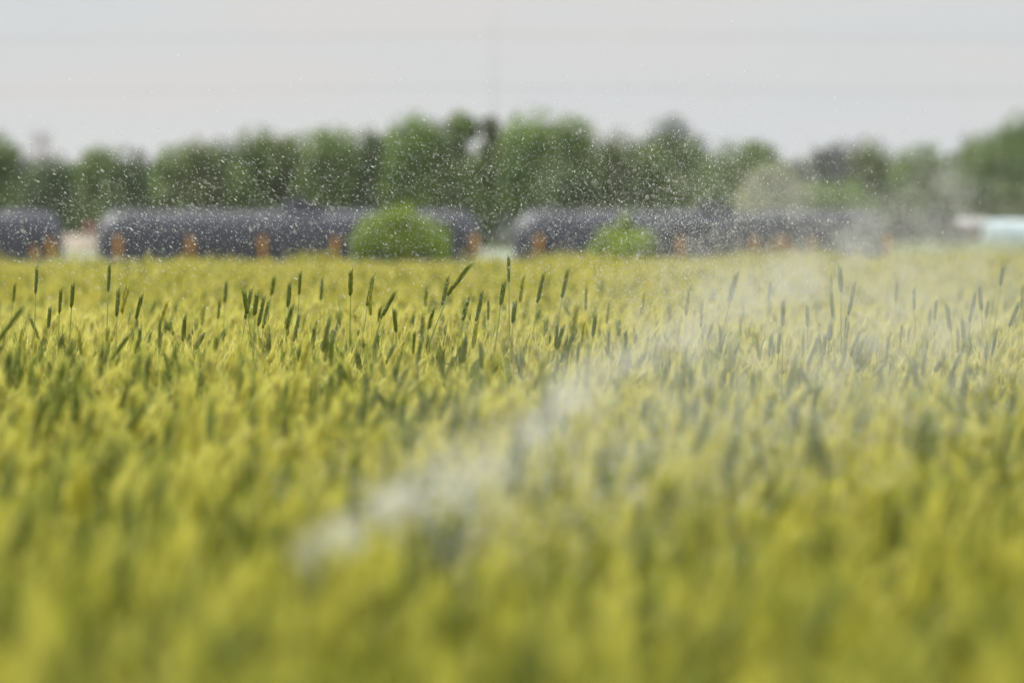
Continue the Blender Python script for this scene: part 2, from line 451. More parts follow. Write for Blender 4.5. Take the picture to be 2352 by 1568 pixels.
FOCUSED = [  # tip x, tip y, lean, distance
 (85,610,0,14.4),(140,645,2,14.2),(168,650,6,14.3),(115,703,2,14.8),(55,702,42,11.6),(152,733,30,14.6),(252,604,-3,14.4),(296,606,30,14.6),
 (248,664,0,13.2),(272,662,8,13.8),(288,640,9,14.9),(326,676,20,14.6),(361,674,22,14.4),(371,660,3,14.2),(385,690,7,14.7),(205,755,33,14.0),
 (322,752,-2,13.1),(368,732,0,12.8),(424,727,-2,13.3),(452,736,14,14.2),(300,704,36,12.6),(70,735,3,13.9),(58,806,5,12.4),(92,820,6,12.8),
 (157,822,4,12.0),(208,806,5,13.6),(477,783,9,14.0),(560,668,-8,14.5),(578,662,12,14.7),(590,672,0,15.2),(607,680,6,14.6),(617,690,9,15.4),
 (547,805,8,13.2),(570,822,-9,12.4),(666,636,2,15.2),(690,620,3,15.6),(722,645,6,13.6),(672,700,9,14.5),(688,720,10,14.9),(712,782,5,11.2),
 (770,712,6,14.0),(757,728,10,12.3),(752,770,2,13.2),(828,728,32,14.4),(806,604,2,14.6),(858,615,5,15.0),(849,638,3,14.3),(874,620,8,16.2),
 (908,649,22,14.7),(905,708,-3,13.7),(936,748,8,13.4),(952,760,3,13.6),(1002,752,9,14.2),(1030,621,9,15.6),(1084,603,47,14.3),(1108,668,6,14.5),
 (1077,680,14,14.3),(1096,690,13,13.9),(1059,684,6,15.6),(1122,688,4,16.4),(1168,588,2,15.0),(1158,640,3,14.5),(1203,628,7,15.8),(1249,616,15,15.4),
 (1183,690,8,14.9),(1280,700,0,14.1),(1305,606,6,16.0),(1325,706,9,13.4),(1318,768,22,12.9),(1347,655,3,16.0),(1437,760,2,13.8),(1488,732,5,15.3),
 (1109,802,-4,13.6),(1145,738,-5,13.5),(1174,768,-2,13.0),(1584,660,2,14.6),(1636,652,16,14.3),(1612,690,5,14.7),(1597,706,12,15.0),(1692,618,11,12.8),
 (1654,748,-8,12.6),(1735,765,-8,13.7),(1799,688,4,13.3),(1792,762,7,13.9),(1854,700,0,15.2),(1909,612,-2,15.6),(1930,602,-5,14.8),(1946,622,5,14.7),
 (1963,650,13,14.4),(1909,668,-3,12.6),(1845,765,3,14.2),(1880,780,6,14.9),(2012,765,14,9.6),(2042,770,4,12.1),(2207,700,5,14.3),(2250,636,-2,15.4),
 (2241,667,9,14.2),(2290,753,14,14.4),(2228,796,8,13.5),(2205,812,14,11.8),(2100,648,0,16.2),(2131,780,9,14.5),(2342,692,22,14.6),(2349,640,4,16.0),
 (2072,744,9,14.9),(1988,772,16,13.2),(2220,842,8,11.6),(2150,690,4,16.4),(2175,700,-5,12.2),(2305,606,10,17.2),(2125,808,4,11.9),(2166,800,-6,12.7),
 (430,772,6,15.2),(505,690,3,16.8),(470,700,6,16.9),(35,650,5,17),(520,640,4,17.6),(630,626,3,17.3),(740,622,4,17.0),(980,640,4,17.4),(1400,690,4,17.0),
 (1480,670,6,17.5),(1540,700,4,16.6),(1710,690,3,17.4),(1770,640,2,17.6),(2060,640,4,17.8),(2270,690,5,17.2),(10,700,38,12.2),(1700,720,-4,16.4)]
for a in FOCUSED:
    drop = random.uniform(40, 120) if (a[1] < 760 and random.random() < .22) else random.uniform(4, 22) if a[1] < 650 and a[0] not in (85, 252, 1084, 1168) else 0
    place_stalk(a[0], a[1] + drop, a[2] + random.uniform(-4, 8), a[3], yel=a[:2] in ((385, 690), (296, 606), (712, 782)))
NEAR = [  # the big soft ones in front
 (228,1105,-10,6.2),(352,1112,8,6.0),(1010,880,38,10.2),(840,896,4,10.6),(1432,838,-2,10.4),(1205,1010,14,6.6),(1600,1105,6,3.9),(1748,1262,2,3.3),
 (1870,1330,14,2.9),(2240,1180,0,4.2),(1090,1380,-2,3.3),(815,1408,8,3.2),(1372,1215,6,4.6),(595,1005,10,8.2),(700,1300,4,4.3),(505,1195,3,4.9),
 (110,1205,2,5.2),(545,900,4,10.0),(170,1190,-6,4.8),(1520,960,8,8.3),(1820,930,6,8.0),(1700,905,12,9.0),(2090,930,8,8.4),(2300,960,10,7.6),
 (2010,1180,8,5.0),(380,1330,6,3.9),(1240,1290,4,3.9),(2140,1420,6,3.0),(560,1440,-6,3.0),(250,1430,5,3.1),(1480,1440,10,2.95),(980,1200,4,5.0)]
for a in NEAR: place_stalk(*a)
n_rest = 300 - len(STALK_INFO)
for _ in range(n_rest):
    # ears spread over the middle ground in front of the sharp zone
    d = random.choice((random.uniform(4.2, 7.5), random.uniform(7.0, 10.5), random.uniform(8.5, 12.8), random.uniform(11.5, 15), random.uniform(12, 16)))
    px = random.uniform(-20, 2370)
    z = random.uniform(.80, .92)
    py = HORIZON + (CAM_H - z) / d * F
    place_stalk(px, py, random.choice((1, 1, 1, 1, -1)) * abs(random.gauss(8, 9)), d)

# labels that single each stalk out, by its tilt, row and the landmark it stands below
MARKS = [(20, 'the cut-off tunnel'), (105, 'the orange post at the gap'), (190, 'the pale gap'), (278, 'the first orange post of the middle tunnel'),
 (360, 'the net after the first post'), (443, 'the second orange post'), (525, 'the net after the second post'), (608, 'the third orange post'), (690, 'the dark hood on the middle tunnel'),
 (773, 'the fourth orange post'), (860, 'the big bush, left side'), (960, 'the big bush, right side'), (1050, 'the end of the middle tunnel'), (1150, 'the white van'),
 (1238, 'the first post of the right tunnel'), (1320, 'the net before the small bush'), (1430, 'the small pointed bush'), (1560, 'the post after the small bush'),
 (1640, 'the dark hood on the right tunnel'), (1728, 'the post beside the amber shrub'), (1800, 'the amber shrub'), (1880, 'the post after the amber shrub'), (1960, 'the thickest water jet'),
 (2035, 'the last orange post'), (2120, 'the dark low shrubs'), (2210, 'the grey shed'), (2310, 'the pale blue greenhouse')]
groups = {}
for info in STALK_INFO:
    o, px, py, lean, d = info
    m = min(MARKS, key=lambda q: abs(q[0] - px))[1]
    row = ('bottom-row' if py > 1300 else 'large near' if py > 1080 else 'very soft' if py > 930 else 'soft' if py > 835 else 'low' if py > 745 else 'mid-height' if py > 672 else 'tall')
    tilt = 'far-bent' if abs(lean) >= 28 else 'right-leaning' if lean >= 12 else 'left-leaning' if lean <= -3 else 'upright' if lean < 4 else 'slightly tilted'
    groups.setdefault((row, tilt, m), []).append(info)
ORD = ['first', 'second', 'third', 'fourth', 'fifth', 'sixth', 'seventh', 'eighth']
for (row, tilt, m), L in groups.items():
    L.sort(key=lambda q: q[1])
    for i, (o, px, py, lean, d) in enumerate(L):
        lab = f'{row} {tilt} wheat ear below {m}'
        if len(L) > 1: lab += f', {ORD[i]} there'
        tag(o, lab, 'wheat stalk', 'dark green wheat stalks standing out of the crop')

# a broken blade lying across the ears
def blade(name, P, wd, colr, label):
    pts = [at(*p) for p in P]; V = []
    for i, p in enumerate(pts):
        t = i / (len(pts) - 1); w = wd * (1 - abs(2 * t - 1) ** 3) + .0006
        V += [tuple(p + Vector((0, -w * .6, w))), tuple(p + Vector((0, w * .6, -w)))]
    mb = MB(); mb.add(V, [(2*j, 2*j+1, 2*j+3, 2*j+2) for j in range(len(pts) - 1)], colr)
    o = mb.build(name, M_STEM)
    return tag(o, label, 'wheat leaf')
blade('wheat_leaf', [(1014, 832, 13.6), (1050, 840, 13.6), (1080, 852, 13.6), (1112, 866, 13.6)], .0028, (.16, .17, .03), 'thin dark blade sloping down to the right across the ears')
blade('wheat_leaf', [(1108, 861, 13.7), (1140, 857, 13.7), (1170, 856, 13.7), (1202, 857, 13.7)], .0018, (.40, .25, .08), 'thin yellow blade with reddish tip lying level across the ears')

# ------------------------------------------------------------------ black net-covered tunnels
TD = 228.0
PPM = F / TD
def tunnel(px0, px1, posts, label, hood_px=None):
    x0 = (px0 - 1176) / PPM; x1 = (px1 - 1176) / PPM; L = x1 - x0
    H = 2.02; W = 3.3
    root = empty('net_tunnel', (x0, TD, 0))
    tag(root, label, 'tunnel', 'dark net covered tunnels behind the wheat')
    # cover: arch section swept along x, drawn in and down at both ends
    n = int(L / .42); m = 20; V = []; Fc = []
    for i in range(n + 1):
        u = i / n; x = u * L
        e = min(x, L - x); k = min(1.0, e / 1.1)
        r = (1 - (1 - k) ** 2.6) ** .45 if k < 1 else 1.0
        hh = H * (0.74 + .26 * r) + .025 * math.sin(x * 2 * math.pi / 3.28) + random.uniform(-.012, .012)
        ww = W * (.62 + .38 * r)
        for j in range(m + 1):
            th = math.pi * j / m
            c, s = math.cos(th), math.sin(th)
            yy = -ww / 2 * math.copysign(abs(c) ** .72, c)
            zz = hh * abs(s) ** .62
            V.append((x, yy, zz))
    for i in range(n):
        for j in range(m):
            a = i * (m + 1) + j
            Fc.append((a, a + m + 1, a + m + 2, a + 1))
    mb = MB(); mb.add(V, Fc)
    for b in (0, n):                                                # ends closed with gathered net
        c = mb.n; ring = [V[b * (m + 1) + j] for j in range(m + 1)]
        xx = ring[0][0] + (-.12 if b == 0 else .12)
        P = ring + [(xx, 0, .9)]
        mb.add(P, [(j, j + 1, m + 1) if b == 0 else (j + 1, j, m + 1) for j in range(m)])
    mb.build('net_cover', M_NET, root)
    # hoops show as slim ridges on the net
    for x in np.arange(1.3, L - 1, 3.28):
        hp = MB(); hp.tube([(x, -W / 2 * math.copysign(abs(math.cos(t)) ** .72, math.cos(t)), (H + .03) * abs(math.sin(t)) ** .62 + .012) for t in np.linspace(.05, math.pi - .05, 22)], .028, 6)
        hp.build('hoop', M_NET, root)
    for px, hh in posts:
        hh *= .74
        x = (px - 1176) / PPM - x0
        pm = MB(); pm.box((0, 0, hh / 2 - .15), (.16, .22, hh + .3), 0, (1, 1, 1), .03); pm.box((0, 0, hh + .02), (.20, .28, .07), 0, (1, 1, 1), .015)
        o = pm.build('support_post', M_POST, root, False); o.location = (x, -W / 2 - .16, 0)
    if hood_px is not None:
        x = (hood_px - 1176) / PPM - x0
        hm = MB(); hm.box((0, 0, H + .0), (1.5, 1.1, .5), 0, (1, 1, 1), .12); hm.box((-.25, 0, H + .34), (.8, .9, .26), 0, (1, 1, 1), .1)
        o = hm.build('vent_hood', M_NET, root); o.location = (x, -.2, 0)
    return root
tunnel(-732, 140, [(-40, 1.05), (88, .7), (124, 1.1)], 'dark net tunnel cut off by the left edge, beside the pale gap')
tunnel(229, 1100, [(278, 1.28), (443, 1.22), (608, 1.25), (773, 1.18), (938, 1.2), (1091, 1.35)], 'long dark net tunnel behind the big bright green bush', 695)
tunnel(1184, 2040, [(1238, 1.32), (1400, 1.2), (1560, 1.22), (1727, 1.22), (1858, 1.15), (2030, 1.3)], 'long dark net tunnel behind the small pointed bush and the water spray', 1642)

# ------------------------------------------------------------------ foliage
def leaf_cloud(lobes, n, size, base, rg, hue=.25, up=.25, shell=.55):
    """leaf-sized faces spread through the lobes; lobes: (centre, radii)"""
    w = np.array([l[1][0] * l[1][2] for l in lobes]); w = w / w.sum()
    which = rg.choice(len(lobes), n, p=w)
    C = np.array([l[0] for l in lobes])[which]; R = np.array([l[1] for l in lobes])[which]
    d = rg.normal(0, 1, (n, 3)); d /= np.linalg.norm(d, axis=1)[:, None]
    rad = shell + (1.06 - shell) * rg.random(n) ** .6
    P = C + d * R * rad[:, None]
    nrm = d + rg.normal(0, .55, (n, 3)); nrm[:, 2] += up; nrm /= np.linalg.norm(nrm, axis=1)[:, None]
    t = np.cross(nrm, rg.normal(0, 1, (n, 3))); t /= np.linalg.norm(t, axis=1)[:, None]; b = np.cross(nrm, t)
    s = size * rg.uniform(.55, 1.25, n)[:, None]
    V = np.stack([P - t * s, P + b * s * .55, P + t * s, P - b * s * .55], 1).reshape(-1, 3)
    Fc = np.arange(n * 4).reshape(n, 4)
    lob = rg.uniform(.66, 1.36, len(lobes))[which][:, None]
    c = np.array(base)[None] * lob * rg.uniform(1 - hue, 1 + hue, (n, 1)) * (1 + rg.normal(0, .06, (n, 3)))
    return V, Fc, np.repeat(np.clip(c, .005, .9), 4, axis=0)

def ground_at(px, d):
    return ground_z((px - 1176) / F * d, d)

def tree(px, top, hw, d, base, label, n=1700, low=.12, spread=1.0, name='broadleaf_tree', cat='tree', lobes_n=30, leaf=.2, group='trees of the treeline behind the tunnels', bare=False, high=False):
    x = (px - 1176) / F * d; g = ground_z(x, d)
    H = at(px, top, d).z - g + .35; W = hw / F * d * 1.6
    rg = np.random.default_rng(int(px * 7 + top))
    root = empty(name, (x, d, g)); tag(root, label, cat, group)
    tr = MB()
    lean = rg.normal(0, .03, 2) * H
    tr.tube([(0, 0, -.1), (lean[0] * .3, lean[1] * .3, H * .25), (lean[0] * .7, lean[1] * .7, H * .55), (lean[0], lean[1], H * .85)], [.045 * H * .5 + .05, .03 * H * .5 + .04, .02 * H * .5 + .02, .015], 7)
    for k in range(7 if not bare else 26):
        t = rg.uniform(.2, .8); th = rg.uniform(0, 6.28); r = W * rg.uniform(.5, .9)
        p0 = Vector((lean[0] * t, lean[1] * t, H * t)); p1 = p0 + Vector((math.cos(th) * r * .6, math.sin(th) * r * .6, H * .1)); p2 = p0 + Vector((math.cos(th) * r, math.sin(th) * r, H * rg.uniform(.15, .3)))
        p2.z = min(p2.z, H * .98)
        tr.tube([p0, p1, p2], [.05, .03, .01] if not bare else [.04, .025, .012], 5)
    tr.build('trunk', M_TWIG if bare else M_BARK, root)
    if bare:
        tw = MB()
        for k in range(420):
            z = H * rg.uniform(.3, .98); w = W * (1.05 - .75 * z / H); th = rg.uniform(0, 6.28); r = w * rg.uniform(.1, 1)
            p = Vector((math.cos(th) * r, math.sin(th) * r, z)); q = p + Vector((math.cos(th) * .3, math.sin(th) * .3, rg.uniform(.3, .8)))
            tw.tube([p, q], [.012, .004], 3, caps=False)
        tw.build('crown', M_TWIG, root); return root
    lobes = []
    top_r = min(W * .7, H * .24)
    lobes.append(((lean[0], lean[1], H - top_r), (top_r, top_r, top_r)))
    if high: lobes = [((lean[0], lean[1], H * .93), (W * .5, W * .5, H * .07))]
    for k in range(lobes_n):
        z = H * ((low + (1 - low) * rg.uniform(.08, .82)) if not high else rg.uniform(.87, .95)); t = z / H
        prof = W * (1 - .55 * max(0, t - .45) / .55) * (.75 + .25 * min(1, t / .3))
        th = rg.uniform(0, 6.28); rr = prof * rg.uniform(.25, .62) * spread
        r = prof * rg.uniform(.38, .58); rz_ = min(r * rg.uniform(.85, 1.3), H - z) if not high else H * .045
        lobes.append(((lean[0] * t + math.cos(th) * rr, lean[1] * t + math.sin(th) * rr, z), (r, r, max(.3, rz_))))
    if not high: lobes.append(((0, 0, H * .42), (W * .62, W * .62, H * .36)))
    V, Fc, c = leaf_cloud(lobes, n, leaf * max(1, H / 6.5), base, rg)
    V[:, 2] = np.maximum(V[:, 2], .05)
    me = np_mesh('crown', V, Fc, c, False); me.materials.append(M_FOL)
    link(bpy.data.objects.new('crown', me), root)
    return root

GRN = (.138, .205, .046); DGR = (.105, .158, .050); OLV = (.155, .200, .062); BLU = (.130, .152, .135); BRI = (.16, .25, .045); PAL = (.33, .35, .21)  # BLU puts the blue haze of the farther trees into the leaf colour
TREES = [
 (-12, 318, 48, 318, GRN, 'tall green tree cut off by the left edge'),
 (40, 372, 60, 350, BLU, 'low greyish tree behind the cut-off tunnel'),
 (112, 374, 62, 322, DGR, 'dark rounded tree above the inner end of the cut-off tunnel'),
 (175, 392, 50, 326, GRN, 'low green tree directly above the pale gap'),
 (228, 348, 52, 316, GRN, 'green rounded tree above the left end of the middle tunnel'),
 (305, 354, 48, 312, DGR, 'very dark tree with a flat top left of the rising treeline'),
 (395, 350, 52, 322, BRI, 'fresh green tree at the foot of the rising treeline'),
 (452, 334, 56, 320, OLV, 'brownish green tree above the second orange post'),
 (516, 334, 46, 328, DGR, 'dark green tree between two brownish ones'),
 (570, 310, 44, 318, GRN, 'narrow green tree with a small pointed top'),
 (640, 318, 56, 322, OLV, 'wide olive tree above the dark hood of the middle tunnel'),
 (700, 322, 44, 336, DGR, 'dark tree recessed beside the wide olive one'),
 (752, 302, 54, 318, GRN, 'domed green tree above the fourth orange post'),
 (842, 312, 52, 324, DGR, 'dark green tree above the left of the big bush'),
 (940, 276, 58, 320, BRI, 'tall bright green tree right above the big bush'),
 (1008, 298, 34, 330, OLV, 'olive tree left of the bright sky hole'),
 (1050, 273, 27, 322, GRN, 'narrow tall tree just left of the bright sky hole'),
 (1121, 288, 21, 326, OLV, 'slim brownish tree just right of the bright sky hole'),
 (1082, 372, 44, 318, GRN, 'low brownish tree below the bright sky hole'),
 (1150, 400, 46, 330, DGR, 'dark low tree above the white van'),
 (1172, 308, 34, 340, GRN, 'shaded green tree between the slim brown and the tallest tree'),
 (1222, 266, 66, 320, BRI, 'tallest tree of the line with a broad light green crown'),
 (1312, 280, 50, 318, GRN, 'tall green tree at the steep right end of the high group'),
 (1296, 400, 60, 314, DGR, 'dark low tree above the first post of the right tunnel'),
 (1414, 316, 62, 322, OLV, 'brownish green tree above the small pointed bush'),
 (1480, 350, 52, 320, GRN, 'green tree between the brownish one and the slate blue one'),
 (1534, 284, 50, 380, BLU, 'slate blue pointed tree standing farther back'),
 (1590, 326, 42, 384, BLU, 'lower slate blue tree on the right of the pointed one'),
 (1560, 420, 50, 322, OLV, 'low yellowish tree before the slate blue ones'),
 (1632, 400, 44, 322, DGR, 'dark low tree above the hood of the right tunnel'),
 (1708, 342, 84, 316, GRN, 'broad dark green dome shaped tree right of the slate blue ones'),
 (1775, 398, 70, 300, PAL, 'pale silvery low tree before the dome shaped one'),
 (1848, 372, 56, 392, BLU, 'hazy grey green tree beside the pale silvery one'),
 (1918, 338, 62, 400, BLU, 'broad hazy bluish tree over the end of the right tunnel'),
 (1986, 330, 42, 396, OLV, 'thin brownish hazy tree left of the notch of sky'),
 (1900, 440, 110, 340, BRI, 'low wide yellow green thicket over the end of the right tunnel'),
 (2030, 430, 62, 402, GRN, 'low green tree under the notch of sky'),
 (2102, 338, 62, 410, GRN, 'green conical tree right of the notch of sky'),
 (2180, 400, 60, 420, OLV, 'low olive tree between the conical and the large right tree'),
 (2290, 312, 84, 420, GRN, 'large green tree above the grey shed'),
 (2365, 268, 70, 440, DGR, 'tallest dark tree cut off by the right edge'),
 (2240, 430, 70, 410, DGR, 'dark low tree just behind the grey shed'),
 (2330, 440, 60, 408, OLV, 'low light olive tree behind the pale blue greenhouse'),
]
for t in TREES:
    px, top, hw, d, base, lab = t
    tree(px, top - 6, hw, d, base, lab, n=3000 if hw < 50 else 4200)
def woodland():
    # the wood behind the front trees reads as one dark mass
    rg = np.random.default_rng(3); lobes = []
    gx = np.arange(-80, 2460, 10.0); env = np.full(len(gx), 440.0)
    for px, top, hw, d, base, lab in TREES:                          # follows the front crowns a little lower down
        env = np.minimum(env, np.where(abs(gx - px) < hw * 1.5, top + 16 + 26 * (abs(gx - px) / (hw * 1.5)) ** 2, 440))
    env = np.where(abs(gx - 1084) < 30, 372, env)
    for px in np.arange(-60, 2430, 13):
        top = np.interp(px, gx, env) + rg.uniform(-2, 12)
        d = rg.uniform(352, 372) if px < 1800 else rg.uniform(424, 442); x = (px - 1176) / F * d; g = ground_z(x, d); zt = at(px, top, d).z
        for z in np.arange(g + .7, zt, .85):
            r = rg.uniform(.7, 1.05); lobes.append(((x + rg.uniform(-.3, .3), d + rg.uniform(-1, 1), min(z, zt - r)), (r, r, r)))
    V, Fc, c = leaf_cloud(lobes, 46000, .27, (.112, .158, .055), rg)
    me = np_mesh('woodland', V, Fc, c, False); me.materials.append(M_FOL)
    tag(link(bpy.data.objects.new('woodland', me)), 'dark green wood filling in behind the front trees', 'woodland', kind='stuff')
woodland()
tree(1088, 284, 30, 328, GRN, 'slim tree whose high crown closes the bright sky hole from above', n=2600, high=True, lobes_n=16)
tree(95, 322, 42, 360, GRN, 'bare pinkish tree with fine twigs behind the cut-off tunnel', bare=True, name='bare_tree')
tree(2222, 318, 26, 440, GRN, 'bare thin grey tree beside the large tree above the shed', bare=True, name='bare_tree')

def bush(px, top, hw, d, base, label, n=2600, lobes=None, leaf=.075, name='bush', group=None):
    x = (px - 1176) / F * d; g = ground_z(x, d); H = at(px, top, d).z - g; W = hw / F * d
    rg = np.random.default_rng(int(px)); root = empty(name, (x, d, g)); tag(root, label, 'bush', group)
    st = MB()
    for k in range(9):
        th = rg.uniform(0, 6.28); r = W * rg.uniform(.2, .6)
        st.tube([(0, 0, -.05), (math.cos(th) * r * .5, math.sin(th) * r * .5, H * .35), (math.cos(th) * r, math.sin(th) * r, H * rg.uniform(.55, .8))], [.035, .025, .008], 5)
    st.build('stem', M_BARK, root)
    LB = [((lx * W, ly * W, lz * H), (rx * W, rx * W * .9, rz_ * H)) for lx, ly, lz, rx, rz_ in lobes]
    for k in range(26):                                             # ragged twigs standing out of the outline
        lx, ly, lz, rx, rz_ = lobes[rg.integers(len(lobes))]; th = rg.uniform(-.4, math.pi + .4); q = rg.uniform(.85, 1.12)
        LB.append((((lx + rx * math.cos(th) * q) * W, rg.uniform(-.4, .4) * W, max(.08, lz + rz_ * math.sin(th) * q) * H), (rg.uniform(.05, .11) * W, .09 * W, rg.uniform(.07, .13) * H)))
    V, Fc, c = leaf_cloud(LB, n, leaf, base, rg, hue=.4, up=.85, shell=.3)
    V[:, 2] = np.maximum(V[:, 2], .02)
    me = np_mesh('foliage', V, Fc, c, False); me.materials.append(M_BUSH)
    link(bpy.data.objects.new('foliage', me), root)
bush(920, 470, 112, 200, (.285, .40, .018), 'big bright lime green bush with a rounded crown', 6500,
     [(-.05, 0, .72, .40, .27), (-.52, 0, .42, .44, .34), (.45, 0, .48, .46, .36), (0, -.1, .38, .6, .36), (-.02, 0, .88, .2, .13), (.8, 0, .28, .24, .25), (-.8, 0, .26, .22, .24), (-.3, 0, .64, .3, .2)])
bush(1430, 494, 76, 204, (.31, .42, .02), 'small bright green bush with a pointed top', 7500,
     [(0, 0, .74, .22, .24), (-.35, 0, .44, .5, .34), (.38, 0, .42, .5, .32), (0, -.1, .36, .62, .34), (-.78, 0, .2, .24, .2), (.74, 0, .28, .24, .26)])
bush(1795, 544, 34, 214, (.45, .25, .045), 'small amber brown shrub in front of the right tunnel', 1300,
     [(0, 0, .6, .62, .38), (-.4, 0, .4, .5, .36), (.42, 0, .36, .5, .34)])
for px, top, hw, base, lab in ((2085, 500, 44, (.075, .08, .09), 'dark mauve grey shrub next to the last orange post'), (2150, 470, 52, (.06, .085, .085), 'dark blue green shrub left of the grey shed'),
                               (2190, 512, 34, (.07, .075, .085), 'small dark shrub touching the grey shed')):
    bush(px, top, hw, 360, base, lab, 2200, [(0, 0, .62, .5, .36), (-.45, 0, .42, .48, .38), (.45, 0, .4, .48, .36), (0, 0, .35, .7, .34)], leaf=.13, group='dark shrubs beyond the right tunnel')

# ------------------------------------------------------------------ farm things in the gaps
def van():
    d = 322.0; x = (1150 - 1176) / F * d; g = ground_z(x, d)
    root = empty('parked_van', (x, d, g)); tag(root, 'white van parked in the gap between two dark tunnels', 'van')
    V = []; prof = [(-2.4, .35), (-2.4, 1.0), (-2.05, 1.15), (-1.35, 1.85), (-1.1, 1.95), (2.3, 1.98), (2.42, 1.85), (2.45, .35)]
    b = MB(); n = len(prof)
    for yy, ins in ((-.92, .06), (-.86, 0), (.86, 0), (.92, .06)):
        cx, cz = 0, 1.1
        V += [(p[0] + (cx - p[0]) * ins * .5, yy, p[1] + (cz - p[1]) * ins) for p in prof]
    Fc = [(k*n+i, k*n+(i+1) % n, (k+1)*n+(i+1) % n, (k+1)*n+i) for k in range(3) for i in range(n)]
    b.add(V, Fc)
    for base in (0, 3 * n): b.add(V[base:base+n], [(0, 1, 2, 7), (2, 3, 6, 7), (3, 4, 5, 6)])
    b.build('body', M_WHITE, root, False)
    w = MB(); w.box((0, 0, 0), (.7, .02, .34), 0, (1, 1, 1), .008); o = w.build('window', M_GLASS, root); o.location = (-.75, -.935, 1.55)
    w = MB(); w.box((0, 0, 0), (1.3, .02, .34), 0, (1, 1, 1), .008); o = w.build('window', M_GLASS, root); o.location = (.75, -.935, 1.55)
    for wx in (-1.6, 1.55):
        for wy in (-.86, .86):
            t = MB(); t.tube([(0, -.11, 0), (0, .11, 0)], .34, 20); o = t.build('wheel', M_RUBBER, root); o.location = (wx, wy, .34)
            r = MB(); r.tube([(0, -.02, 0), (0, .02, 0)], .2, 14); q = r.build('rim', M_STEEL, o); q.location = (0, math.copysign(.115, wy), 0)
van()

def tank():
    d = 300.0; x = (208 - 1176) / F * d; g = ground_z(x, d)
    root = empty('fuel_tank', (x, d, g)); root.scale = (.72, .72, .9); tag(root, 'small rust red tank on legs beside the left end of the middle tunnel', 'tank')
    m = MB(); P = [(-.42, 0, 1.35), (-.36, 0, 1.35), (-.1, 0, 1.35), (.1, 0, 1.35), (.36, 0, 1.35), (.42, 0, 1.35)]
    m.tube(P, [.2, .33, .36, .36, .33, .2], 18); m.build('drum', M_RED, root)
    for sx in (-.25, .25):
        for sy in (-.22, .22):
            l = MB(); l.tube([(sx * 1.2, sy * 1.3, 0), (sx, sy, 1.12)], .03, 6); l.build('leg', M_STEEL, root)
    c = MB(); c.tube([(0, 0, 1.7), (0, 0, 1.78)], .07, 10); c.build('cap', M_STEEL, root)
tank()

def shed():
    d = 384.0; x = (2228 - 1176) / F * d; g = ground_z(x, d)
    root = empty('farm_shed', (x, d, g)); root.scale = (1, 1, .82); tag(root, 'low grey roofed shed with dark opening left of the pale blue greenhouse', 'shed')
    w = MB(); w.box((0, 0, .65), (1.9, 2.4, 1.3), 0, (1, 1, 1), .02); w.build('wall', M_PINK, root, False)
    r = MB(); r.add([(-1.1, -1.4, 1.25), (1.1, -1.4, 1.25), (1.1, 0, 1.85), (-1.1, 0, 1.85), (-1.1, 1.4, 1.25), (1.1, 1.4, 1.25),
                     (-1.1, -1.4, 1.33), (1.1, -1.4, 1.33), (1.1, 0, 1.93), (-1.1, 0, 1.93), (-1.1, 1.4, 1.33), (1.1, 1.4, 1.33)],
                    [(1, 0, 3, 2), (2, 3, 4, 5), (6, 7, 8, 9), (9, 8, 11, 10), (0, 1, 7, 6), (5, 4, 10, 11), (0, 6, 9, 3), (3, 9, 10, 4), (7, 1, 2, 8), (8, 2, 5, 11)])
    r.build('roof', M_GREYROOF, root, False)
    o = MB(); o.box((.4, -1.203, .58), (.75, .03, 1.0), 0, (1, 1, 1), .004); o.build('doorway_shade', M_DARK, root, False)  # dark panel on the wall, painted as the shade inside the open doorway
shed()

def greenhouse():
    d = 378.0; x0 = (2262 - 1176) / F * d; g = ground_z(x0, d)
    root = empty('greenhouse', (x0, d, g)); tag(root, 'pale blue plastic greenhouse standing right of the grey shed', 'greenhouse')
    L, W, H = 9.0, 4.0, 1.45; m = 18; n = 22; V = []; Fc = []
    for i in range(n + 1):
        x = L * i / n
        for j in range(m + 1):
            t = math.pi * j / m; c, s = math.cos(t), math.sin(t)
            V.append((x, -W / 2 * math.copysign(abs(c) ** .6, c), (H + .02 * math.cos(x * 4.2)) * abs(s) ** .7))
    for i in range(n):
        for j in range(m):
            a = i * (m + 1) + j; Fc.append((a, a + m + 1, a + m + 2, a + 1))
    b = MB(); b.add(V, Fc)
    for k, rev in ((0, 0), (n, 1)):
        ring = V[k*(m+1):(k+1)*(m+1)]; b.add(ring + [(ring[0][0], 0, 0)], [((j, j+1, m+1) if not rev else (j+1, j, m+1)) for j in range(m)])
    b.build('plastic_cover', M_BLUE, root)
    for x in np.arange(0, L + .1, 1.5):
        h = MB(); h.tube([(x, -W / 2 * math.copysign(abs(math.cos(t)) ** .6, math.cos(t)) * 1.004, (H + .03) * abs(math.sin(t)) ** .7 + .01) for t in np.linspace(.04, math.pi - .04, 20)], .03, 6)
        h.build('hoop', M_STEEL, root)
greenhouse()

